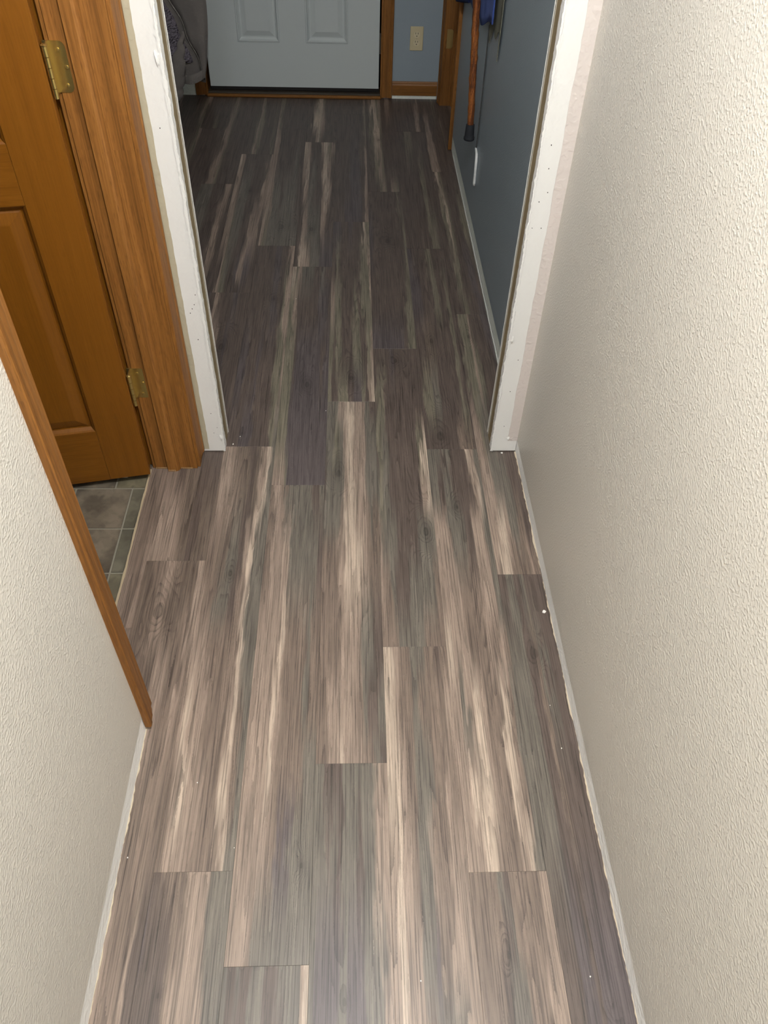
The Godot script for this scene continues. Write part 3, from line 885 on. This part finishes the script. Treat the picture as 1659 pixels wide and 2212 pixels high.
func build_entry() -> void:
	var rng := RandomNumberGenerator.new()
	rng.seed = 33
	# right wall of the entry with the closet doorway in it
	var t := thing("wall_entry_right", "blue grey entry wall on the right where the cane hangs", "wall", Vector3.ZERO, "structure")
	var wr := 0.5765
	box_mesh("body", Vector3(wr, 0.07, -4.07), Vector3(wr + 0.112, 2.44, -1.8), m_blue_wall, t)
	box_mesh("body", Vector3(wr, 2.06, -4.62), Vector3(wr + 0.112, 2.44, -4.07), m_blue_wall, t)
	box_mesh("body", Vector3(wr, 0.0, -4.74), Vector3(wr + 0.112, 2.44, -4.64), m_blue_wall, t)
	var bare := wall_paint(Color8(236, 241, 233), relief(0.05, 9, 256, 0.3, 0.75), 3.0, 0.1, 0.85)
	box_mesh("body", Vector3(wr + 0.0015, 0.0, -4.07), Vector3(wr + 0.112, 0.07, -1.8), bare, t)
	var st := tool()
	ragged(st, Vector3(wr + 0.0002, 0.0, -1.86), Vector3(0, 1, 0), Vector3(0, 0, -1), Vector3(-1, 0, 0), 2.09, 0.0005, 0.010, 0.0, 0.003, 0.0018, 0.02, rng)
	commit("torn_edge", st, bare, t)
	# closet behind that doorway
	t = thing("wall_closet", "plain walls of the closet off the entry", "wall", Vector3.ZERO, "structure")
	box_mesh("body", Vector3(1.38, 0.0, -4.74), Vector3(1.5, 2.44, -3.6), m_blue_wall, t)
	box_mesh("body", Vector3(wr + 0.112, 0.0, -3.72), Vector3(1.38, 2.44, -3.6), m_blue_wall, t)
	t = thing("trim_2", "oak frame of the closet doorway beside the cane", "door frame", Vector3.ZERO, "structure")
	box_mesh("jamb", Vector3(wr, 0.0, -4.64), Vector3(wr + 0.118, 2.05, -4.62), m_oak, t, 0.001)
	box_mesh("jamb", Vector3(wr, 0.0, -4.09), Vector3(wr + 0.118, 2.05, -4.07), m_oak, t, 0.001)
	box_mesh("door_stop", Vector3(wr + 0.045, 0.0, -4.62), Vector3(wr + 0.08, 2.05, -4.609), m_oak, t, 0.001)
	st = tool()
	prism(st, casing_profile(0.017, 0.057), Vector3(wr, 0.004, -4.010), Vector3(0, 0, -1), Vector3(-1, 0, 0), Vector3(0, 2.05, 0))
	commit("casing", st, m_oak, t)
	st = tool()
	prism(st, casing_profile(0.024, 0.057), Vector3(wr, 0.0, -4.677), Vector3(0, 0, 1), Vector3(-1, 0, 0), Vector3(0, 2.05, 0))
	commit("casing", st, m_oak, t)
	var hm := plain(Color8(176, 150, 96), 0.35)
	hm.metallic = 0.8
	st = tool()
	prism(st, rounded(wr + 0.002, 0.285, wr + 0.034, 0.374, 0.012), Vector3(0, 0, -4.6205), Vector3(1, 0, 0), Vector3(0, 1, 0), Vector3(0, 0, 0.0035))
	var hl := commit("hinge_leaf", st, hm, t)
	hl.set_meta("label", "brass hinge leaf left on the closet frame")
	# back wall round the entry door
	t = thing("wall_back", "blue grey wall at the far end around the white door", "wall", Vector3.ZERO, "structure")
	box_mesh("body", Vector3(0.25, 0.0, -4.84), Vector3(1.5, 2.44, -4.72), m_blue_wall, t)
	box_mesh("body", Vector3(-2.4, 0.10, -4.84), Vector3(-0.735, 2.44, -4.72), m_blue_wall, t)
	box_mesh("body", Vector3(-2.4, 0.0, -4.84), Vector3(-0.735, 0.10, -4.7215), bare, t)
	box_mesh("body", Vector3(-0.735, 2.09, -4.84), Vector3(0.25, 2.44, -4.72), m_blue_wall, t)
	box_mesh("bare_strip", Vector3(0.305, 0.0, -4.7205), Vector3(0.553, 0.02, -4.716), bare, t, 0.001)
	t = thing("wall_entry_left", "blue grey entry wall on the left where the coat hangs", "wall", Vector3.ZERO, "structure")
	box_mesh("body", Vector3(-1.1, 0.0, -4.72), Vector3(-0.98, 2.44, -1.855), m_blue_wall, t)
	t = thing("wall_outer_left", "outer wall of the house beyond the bathroom", "wall", Vector3.ZERO, "structure")
	box_mesh("body", Vector3(-2.4, 0.0, -4.72), Vector3(-2.3, 2.44, 3.4), m_blue_wall, t)
	t = thing("wall_outer_right", "outer wall of the house beyond the right hall wall", "wall", Vector3.ZERO, "structure")
	box_mesh("body", Vector3(1.4, 0.0, -3.6), Vector3(1.5, 2.44, 3.4), m_blue_wall, t)
	# entry door
	var d := thing("door_2", "white panelled entry door at the far end of the floor", "door", Vector3.ZERO, "structure")
	var zf := -4.732
	var x0 := -0.698
	var x1 := 0.229
	var cells := []
	for r in [[0.265, 0.98], [1.12, 1.72], [1.82, 1.98]]:
		for c in [[-0.527, -0.302], [-0.163, 0.062]]:
			cells.append([c[0], c[1], r[0], r[1]])
	st = tool()
	var xs := [x0, -0.527, -0.302, -0.163, 0.062, x1]
	var ys := [0.045, 0.265, 0.98, 1.12, 1.72, 1.82, 1.98, 2.06]
	for i in 5:
		for j in 7:
			if (i == 1 or i == 3) and (j == 1 or j == 3 or j == 5):
				continue
			quad(st, Vector3(xs[i], ys[j], zf), Vector3(xs[i + 1], ys[j], zf), Vector3(xs[i + 1], ys[j + 1], zf), Vector3(xs[i], ys[j + 1], zf), Vector3(0, 0, 1))
	box(st, Vector3(x0, 0.045, zf - 0.04), Vector3(x1, 2.06, zf - 0.014))
	for e in [[Vector3(x0, 0.045, zf), Vector3(x0, 2.06, zf), Vector3(-1, 0, 0)], [Vector3(x1, 0.045, zf), Vector3(x1, 2.06, zf), Vector3(1, 0, 0)], [Vector3(x0, 0.045, zf), Vector3(x1, 0.045, zf), Vector3(0, -1, 0)], [Vector3(x0, 2.06, zf), Vector3(x1, 2.06, zf), Vector3(0, 1, 0)]]:
		var off := Vector3(0, 0, -0.02)
		quad(st, e[0], e[1], e[1] + off, e[0] + off, e[2])
	commit("slab", st, m_white, d)
	for c in cells:
		st = tool()
		var loops := [[0.0, 0.0], [0.002, 0.0035], [0.008, 0.0045], [0.014, -0.004], [0.022, -0.010], [0.028, -0.010], [0.052, -0.001], [0.054, -0.0005]]
		for i in loops.size():
			var pa := loop_at(c, loops[i], zf)
			if i == loops.size() - 1:
				quad(st, pa[0], pa[1], pa[2], pa[3], Vector3(0, 0, 1))
			else:
				var pb := loop_at(c, loops[i + 1], zf)
				for k in 4:
					quad(st, pa[k], pa[(k + 1) % 4], pb[(k + 1) % 4], pb[k], Vector3(0, 0, 1))
		commit("panel", st, m_white, d)
	box_mesh("sweep", Vector3(x0, 0.026, zf - 0.03), Vector3(x1, 0.045, zf - 0.006), m_dark, d, 0.002)
	for y in [0.27, 1.1, 1.85]:
		box_mesh("hinge", Vector3(x1 + 0.001, y - 0.05, zf - 0.004), Vector3(x1 + 0.010, y + 0.05, zf + 0.006), plain(Color8(60, 52, 40), 0.4), d, 0.002)
	t = thing("trim_3", "oak frame and casing of the white entry door", "door frame", Vector3.ZERO, "structure")
	for s in [[-0.722, -1.0], [0.246, 1.0]]:
		var e: float = s[0]
		st = tool()
		prism(st, casing_profile(0.017, 0.057), Vector3(e + s[1] * 0.057, 0.006, -4.72), Vector3(-s[1], 0, 0), Vector3(0, 0, 1), Vector3(0, 2.11, 0))
		commit("casing", st, m_oak, t)
		box_mesh("jamb", Vector3(minf(e - s[1] * 0.008, e + s[1] * 0.012), 0.0, -4.83), Vector3(maxf(e - s[1] * 0.008, e + s[1] * 0.012), 2.09, -4.7195), m_oak, t, 0.001)
	box_mesh("casing", Vector3(-0.779, 2.09, -4.72), Vector3(0.303, 2.147, -4.704), m_oak_flat, t, 0.003)
	box_mesh("jamb", Vector3(-0.714, 2.066, -4.83), Vector3(0.238, 2.09, -4.72), m_oak_flat, t, 0.001)
	box_mesh("threshold", Vector3(-0.714, 0.0, -4.83), Vector3(0.238, 0.022, -4.712), plain(Color8(70, 62, 52), 0.6), t, 0.002)
	box_mesh("threshold", Vector3(-0.720, 0.0, -4.712), Vector3(0.243, 0.016, -4.692), m_oak_flat, t, 0.005)
	# oak baseboard to the right of the door
	st = tool()
	prism(st, PackedVector2Array([Vector2(0.0, 0.020), Vector2(0.013, 0.020), Vector2(0.013, 0.072), Vector2(0.010, 0.078), Vector2(0.009, 0.084), Vector2(0.006, 0.090), Vector2(0.0, 0.090)]), Vector3(0.304, 0, -4.72), Vector3(0, 0, 1), Vector3(0, 1, 0), Vector3(0.25, 0, 0))
	tag(commit("baseboard_back", st, m_oak_flat), "short oak baseboard under the wall outlet beside the white door", "baseboard", "", "structure")

func loop_at(c: Array, l: Array, zf: float) -> Array:
	var e: float = l[0]
	var z: float = zf + l[1]
	return [Vector3(c[0] + e, c[2] + e, z), Vector3(c[1] - e, c[2] + e, z), Vector3(c[1] - e, c[3] - e, z), Vector3(c[0] + e, c[3] - e, z)]

# ---------------------------------------------------------------- coat

func build_coat() -> void:
	var t := thing("coat", "dark grey work coat with fleece lining hanging by the white door", "coat", Vector3(-0.98, 0.0, -4.2))
	var cloth := plain(Color8(118, 113, 109), 0.95, 0.2)
	cloth.rim_enabled = true
	cloth.rim = 0.3
	cloth.heightmap_enabled = true
	cloth.heightmap_texture = relief(0.08, 61, 256, 0.2, 0.8, 3)
	cloth.heightmap_scale = 0.06
	cloth.uv1_triplanar = true
	cloth.uv1_scale = Vector3(7, 7, 7)
	var fleece := plain(Color8(120, 114, 124), 1.0, 0.1)
	fleece.heightmap_enabled = true
	fleece.heightmap_texture = relief(0.06, 62, 256, 0.25, 0.75, 2)
	fleece.heightmap_scale = 1.2
	fleece.uv1_triplanar = true
	fleece.uv1_scale = Vector3(5, 5, 5)
	var n := FastNoiseLite.new()
	n.seed = 12
	n.frequency = 9.0
	var f2 := FastNoiseLite.new()
	f2.seed = 13
	f2.frequency = 60.0
	# local axes: x away from the wall, z towards the viewer. The zip's edge and the outer fold as curves over height
	var zip := func(y: float) -> float:
		var k := clampf((y - 0.28) / 0.32, 0.0, 3.0)
		return 0.345 - 0.108 * pow(k, 1.25) + 0.006 * sin(y * 40.0)
	var fold := func(y: float) -> float:
		var k := clampf((y - 0.25) / 0.33, 0.0, 3.0)
		return 0.350 + 0.050 * sin(minf(k, 1.0) * PI * 0.5) - 0.010 * pow(maxf(k - 1.0, 0.0), 2.0)
	# front panel from the zip round the fold to the back
	var g := []
	for i in 31:
		var y := 0.262 + (1.42 - 0.262) * pow(i / 30.0, 1.35)
		var row := []
		for j in 15:
			var s := j / 14.0
			var a: float = maxf(0.02, zip.call(y))
			var b: float = fold.call(y)
			var x := lerpf(a, b, sin(minf(s / 0.6, 1.0) * PI * 0.5)) if s < 0.6 else lerpf(b, 0.03, (s - 0.6) / 0.4)
			var z := 0.05 * sin(minf(s / 0.6, 1.0) * PI) * 0.6 + 0.03 if s < 0.6 else 0.03 - 0.16 * sin((s - 0.6) / 0.4 * PI * 0.5)
			var yy := y - (0.012 * s if i == 0 else 0.0)
			z += n.get_noise_3d(x, y * 0.7, s) * 0.022
			row.append(Vector3(x, yy + (1.0 - s) * 0.03 * (1.0 if i == 0 else 0.0) * (-1.0 if s > 0.5 else 0.3), z))
		g.append(row)
	var st := tool()
	st.set_smooth_group(0)
	sheet(st, g, Vector3(0, 0, 1), 0.004)
	commit("front_panel", st, cloth, t, true)
	# hem band and its seam
	var hem := []
	for i in 3:
		var row := []
		for j in 12:
			var s := j / 11.0
			row.append(Vector3(lerpf(0.24, 0.356, s), 0.240 + 0.030 * s * s + 0.020 * i, 0.034 + 0.036 * sin(s * PI * 0.9) + (0.003 if i == 1 else 0.0)))
		hem.append(row)
	st = tool()
	sheet(st, hem, Vector3(0, 0, 1), 0.006)
	commit("hem", st, cloth, t)
	# the zip
	var pts := []
	var rad := []
	for i in 40:
		var y := lerpf(0.285, 0.86, i / 39.0)
		pts.append(Vector3(maxf(0.02, zip.call(y)) - 0.002, y, 0.036))
		rad.append(0.0036 if i % 2 == 0 else 0.0027)
	st = tool()
	tube(st, pts, rad, 6)
	var zm := plain(Color8(118, 114, 108), 0.4)
	zm.metallic = 0.5
	commit("zipper", st, zm, t)
	# dark facing behind the zip
	g = []
	for i in 24:
		var y := lerpf(0.262, 1.3, i / 23.0)
		var row := []
		for j in 4:
			row.append(Vector3(maxf(0.012, zip.call(y) - 0.105 * (1.0 - j / 3.0)), y - 0.004, 0.012 + 0.012 * j / 3.0))
		g.append(row)
	st = tool()
	sheet(st, g, Vector3(0, 0, 1), 0.003)
	commit("facing", st, cloth, t)
	# curly fleece lining
	g = []
	for i in 60:
		var y := lerpf(0.33, 1.35, pow(i / 59.0, 1.2))
		var row := []
		for j in 26:
			var s := j / 25.0
			var edge: float = maxf(0.06, zip.call(y) - 0.035)
			var x := lerpf(0.02, edge, s)
			var z := 0.02 + 0.055 * sin(s * PI) + absf(f2.get_noise_2d(x, y)) * 0.022
			row.append(Vector3(x, y, z))
		g.append(row)
	st = tool()
	st.set_smooth_group(0)
	sheet(st, g, Vector3(0, 0, 1), 0.006)
	commit("lining", st, fleece, t, true)
	# sleeve hanging in front, creased, with a stitched cuff
	pts = []
	rad = []
	for i in 28:
		var k := i / 27.0
		pts.append(Vector3(lerpf(0.282, 0.192, k) + 0.004 * sin(k * 31.0), lerpf(0.47, 0.168, k), 0.062 + 0.012 * sin(k * 5.0)))
		rad.append(lerpf(0.026, 0.037, sin(k * 2.4)) * (1.0 + 0.05 * sin(k * 37.0) + 0.10 * n.get_noise_1d(k * 2.0)) * smoothstep(-0.25, 0.6, k))
	st = tool()
	st.set_smooth_group(0)
	tube(st, pts, rad, 16, Vector3(1, 1, 0.6))
	commit("sleeve", st, cloth, t, true)
	# the peg it hangs on
	st = tool()
	tube(st, [Vector3(0.0, 1.43, -0.02), Vector3(0.06, 1.43, -0.02), Vector3(0.08, 1.45, -0.02)], [0.008, 0.008, 0.011], 10)
	tag(commit("coat_peg", st, m_brass), "brass peg holding the dark grey coat", "coat peg").position = Vector3(-0.98, 0, -4.2)

# ---------------------------------------------------------------- things on the entry wall

func build_wall_things() -> void:
	# wall outlet
	var t := thing("wall_outlet", "ivory double outlet low on the wall beside the white door", "outlet", Vector3(0.427, 0.301, -4.72))
	var ivory := plain(Color8(206, 194, 158), 0.4)
	box_mesh("plate", Vector3(-0.035, -0.0575, 0.0), Vector3(0.035, 0.0575, 0.006), ivory, t, 0.0025)
	for y in [-0.0195, 0.0195]:
		var st := tool()
		var o := PackedVector2Array()
		for k in 24:
			var a := TAU * k / 24.0
			o.append(Vector2(cos(a) * 0.0165, clampf(sin(a) * 0.0175, -0.0145, 0.0145)))
		prism(st, o, Vector3(0, y, 0.006), Vector3(1, 0, 0), Vector3(0, 1, 0), Vector3(0, 0, 0.0022))
		var r := commit("receptacle", st, plain(Color8(214, 204, 172), 0.35), t)
		for s in [[-0.0065, 0.0045], [0.0065, 0.004]]:
			box_mesh("slot", Vector3(s[0] - 0.0012, y + 0.002, 0.0079), Vector3(s[0] + 0.0012, y + 0.002 + s[1] * 2.0, 0.0085), m_dark, r, 0.0002)
		st = tool()
		tube(st, [Vector3(0, y - 0.0065, 0.0078), Vector3(0, y - 0.0065, 0.0085)], [0.0026, 0.0026], 12)
		commit("slot", st, m_dark, r)
	var sc := tool()
	tube(sc, [Vector3(0, 0, 0.0058), Vector3(0, 0, 0.007)], [0.003, 0.0026], 12)
	commit("screw", sc, plain(Color8(190, 178, 146), 0.4), t)
	# walking cane
	t = thing("walking_cane", "knotty brown wooden cane with black rubber tip hanging on the entry wall", "cane", Vector3(0.540, 0.372, -3.18))
	var bark := plain(Color.WHITE, 0.35)
	bark.albedo_texture = oak_picture(Color8(100, 54, 28), Color8(44, 22, 14), Color8(190, 118, 56), 91, 1.9)
	bark.uv1_triplanar = true
	bark.uv1_scale = Vector3(9, 5.0, 9)
	var pts := []
	var rad := []
	var n := FastNoiseLite.new()
	n.seed = 4
	n.frequency = 6.0
	var top := Vector3(-0.0245, 0.56, -0.010)
	for i in 46:
		var k := i / 45.0
		var p := Vector3(0, 0.052, 0).lerp(top, k)
		p.x += n.get_noise_2d(k * 2.0, 0.0) * 0.0022
		p.z += n.get_noise_2d(k * 2.0, 5.0) * 0.003
		var bump := 0.0
		for kn in [0.12, 0.33, 0.47, 0.62, 0.81, 0.93]:
			bump += exp(-pow((k - kn) * 60.0, 2.0)) * 0.0018
		pts.append(p)
		rad.append(0.0125 + 0.0012 * k + bump)
	for i in 14:  # the crook it hangs by
		var a := PI * (i + 1) / 14.0
		pts.append(top + Vector3(0.0, 0.045 + sin(a) * 0.055, -0.055 + cos(a) * 0.055))
		rad.append(0.0137)
	var st := tool()
	st.set_smooth_group(0)
	tube(st, pts, rad, 12)
	commit("shaft", st, bark, t, true)
	st = tool()
	st.set_smooth_group(0)
	tube(st, [Vector3(0, 0.058, 0), Vector3(0, 0.056, 0), Vector3(0, 0.03, 0), Vector3(0, 0.013, 0), Vector3(0, 0.010, 0), Vector3(0, 0.002, 0), Vector3(0, 0.0, 0)], [0.0145, 0.0165, 0.0178, 0.0188, 0.0212, 0.0212, 0.0195], 20)
	var rb := commit("rubber_tip", st, plain(Color8(40, 42, 46), 0.75, 0.3), t, true)
	rb.set_meta("label", "black ribbed rubber tip")
	st = tool()
	tube(st, [Vector3(0.03, 1.05, -0.03), Vector3(-0.012, 1.05, -0.03), Vector3(-0.022, 1.062, -0.03)], [0.004, 0.004, 0.005], 8)
	tag(commit("wall_hook", st, m_brass), "small brass hook holding the walking cane", "hook").position = Vector3(0.5435, -0.072, -3.215)
	# blue jacket
	var blue := plain(Color8(66, 86, 150), 0.85, 0.2)
	blue.rim_enabled = true
	blue.rim = 0.2
	t = thing("blue_jacket", "blue jacket hanging on the entry wall behind the cane", "jacket", Vector3(0.576, 0.0, -3.4))
	var fold := FastNoiseLite.new()
	fold.seed = 3
	fold.frequency = 3.0
	var g := []
	for i in 26:
		var k := i / 25.0
		var row := []
		for j in 34:
			var s := j / 33.0
			var z := lerpf(-0.69, 0.40, s) * lerpf(1.0, 0.55, clampf((k - 0.55) / 0.45, 0.0, 1.0))
			var hem := lerpf(0.626, 0.728, s / 0.41) if s < 0.41 else lerpf(0.728, 0.748, (s - 0.41) / 0.34) if s < 0.75 else lerpf(0.748, 0.822, (s - 0.75) / 0.25)
			hem += 0.006 * sin(s * 30.0) * smoothstep(0.5, 0.8, s)
			var y := lerpf(hem, 1.5, k)
			row.append(Vector3(-0.018 - 0.006 * (1.0 + sin(s * 26.0 + k * 1.5)) * 0.5 + fold.get_noise_2d(z, y) * 0.003, y, z))
		g.append(row)
	st = tool()
	st.set_smooth_group(0)
	sheet(st, g, Vector3(-1, 0, 0), 0.004)
	commit("body", st, blue, t, true)
	var navy := plain(Color8(30, 40, 74), 0.85, 0.2)
	st = tool()
	tube(st, [Vector3(-0.023, 0.628, -0.69), Vector3(-0.024, 0.676, -0.48), Vector3(-0.024, 0.728, -0.25)], [0.005, 0.006, 0.005], 8)
	commit("hem", st, navy, t)
	# dark olive sheet close to the wall with a spiked lower edge
	t = thing("ragged_sheet", "dark olive sheet with a ragged lower edge beside the blue jacket", "ragged_sheet", Vector3(0.5765, 0.0, -3.03))
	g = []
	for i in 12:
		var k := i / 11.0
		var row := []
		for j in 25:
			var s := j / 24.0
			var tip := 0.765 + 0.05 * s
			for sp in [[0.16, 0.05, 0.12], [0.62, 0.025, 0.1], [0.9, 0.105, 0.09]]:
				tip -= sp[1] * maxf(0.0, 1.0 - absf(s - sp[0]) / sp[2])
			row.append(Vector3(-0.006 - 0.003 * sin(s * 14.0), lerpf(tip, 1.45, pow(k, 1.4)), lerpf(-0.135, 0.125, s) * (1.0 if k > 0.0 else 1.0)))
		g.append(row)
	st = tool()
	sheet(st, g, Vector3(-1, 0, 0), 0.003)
	commit("ragged_face", st, plain(Color8(112, 112, 100), 0.95, 0.1), t)
	# cord with a white end
	t = thing("pull_cord", "thin dark cord with a bent white plastic end hanging below the jacket", "cord", Vector3(0.5765, 0.338, -3.18))
	st = tool()
	tube(st, [Vector3(-0.004, 0.0, 0.0), Vector3(-0.0035, 0.2, 0.004), Vector3(-0.004, 0.43, 0.002)], [0.0026, 0.0026, 0.0026], 6)
	commit("cord", st, plain(Color8(64, 66, 66), 0.9), t)
	st = tool()
	st.set_smooth_group(0)
	tube(st, [Vector3(-0.005, 0.004, -0.002), Vector3(-0.005, 0.0, 0.0), Vector3(-0.006, -0.002, 0.028), Vector3(-0.007, -0.003, 0.05), Vector3(-0.007, -0.02, 0.057), Vector3(-0.006, -0.07, 0.056), Vector3(-0.005, -0.112, 0.054), Vector3(-0.005, -0.124, 0.053)], [0.003, 0.0045, 0.0052, 0.0058, 0.0058, 0.005, 0.0058, 0.004], 10)
	commit("handle", st, plain(Color8(226, 228, 226), 0.4), t, true)

func build_bits() -> void:
	var rng := RandomNumberGenerator.new()
	rng.seed = 19
	# flat pale piece showing under the oak door
	tag(box_mesh("flat_panel", Vector3(-0.80, 0.0, -1.76), Vector3(-0.565, 0.009, -1.652), plain(Color8(176, 182, 172), 0.35), null, 0.003), "pale flat piece showing in the gap under the oak door", "panel")
	# paint chips fallen beside the walls
	var spots := [[Vector3(0.559, 0, -1.168), 0.005, "largest white paint chip on the planks beside the right wall"], [Vector3(0.531, 0, -1.76), 0.004, "white paint chip at the foot of the right wall end"], [Vector3(0.535, 0, -0.80), 0.0013, "second paint crumb along the right wall, nearer than the largest chip"], [Vector3(0.528, 0, -0.905), 0.0010, "paint crumb near the right wall just beyond the second one"], [Vector3(0.505, 0, -0.36), 0.0015, "paint crumb lowest along the right wall on the dark plank"], [Vector3(-0.245, 0, -0.735), 0.0013, "paint crumb on a pale streak near the oak casing foot"], [Vector3(-0.36, 0, -0.585), 0.0013, "paint crumb against the bare strip of the left wall"], [Vector3(-0.155, 0, -0.60), 0.0009, "paint crumb on the seam end of a plank in the left half"], [Vector3(-0.28, 0, -1.80), 0.0022, "paint crumb just past the left wall end in the opening"], [Vector3(-0.262, 0, -1.835), 0.0017, "paint crumb farther into the entry beside the left wall end"], [Vector3(0.20, 0, -0.36), 0.0012, "paint crumb lowest in the middle of the hall floor"], [Vector3(-0.185, 0, -0.30), 0.0009, "paint crumb nearest the bottom edge left of the middle"], [Vector3(-0.13, 0, -2.62), 0.0013, "paint crumb farthest away on the dark entry planks"], [Vector3(-0.004, 0, -1.96), 0.0011, "paint crumb in the middle of the floor between the two wall ends"]]
	var chip_paint := plain(Color8(236, 234, 228), 0.7)
	for s in spots:
		var st := tool()
		var o := PackedVector2Array()
		for k in 7:
			var a := TAU * k / 7.0
			o.append(Vector2(cos(a) * rng.randf_range(0.5, 1.1) * s[1], sin(a) * rng.randf_range(0.5, 1.3) * s[1]))
		prism(st, o, Vector3(0, 0, 0), Vector3(1, 0, 0), Vector3(0, 0, 1), Vector3(0, 0.0012 + s[1] * 0.12, 0))
		var c := commit("paint_chip", st, chip_paint)
		c.position = s[0]
		tag(c, s[2] if s[2] != "" else "tiny white paint crumb lying on the planks", "paint chip", "paint chips on the planks")
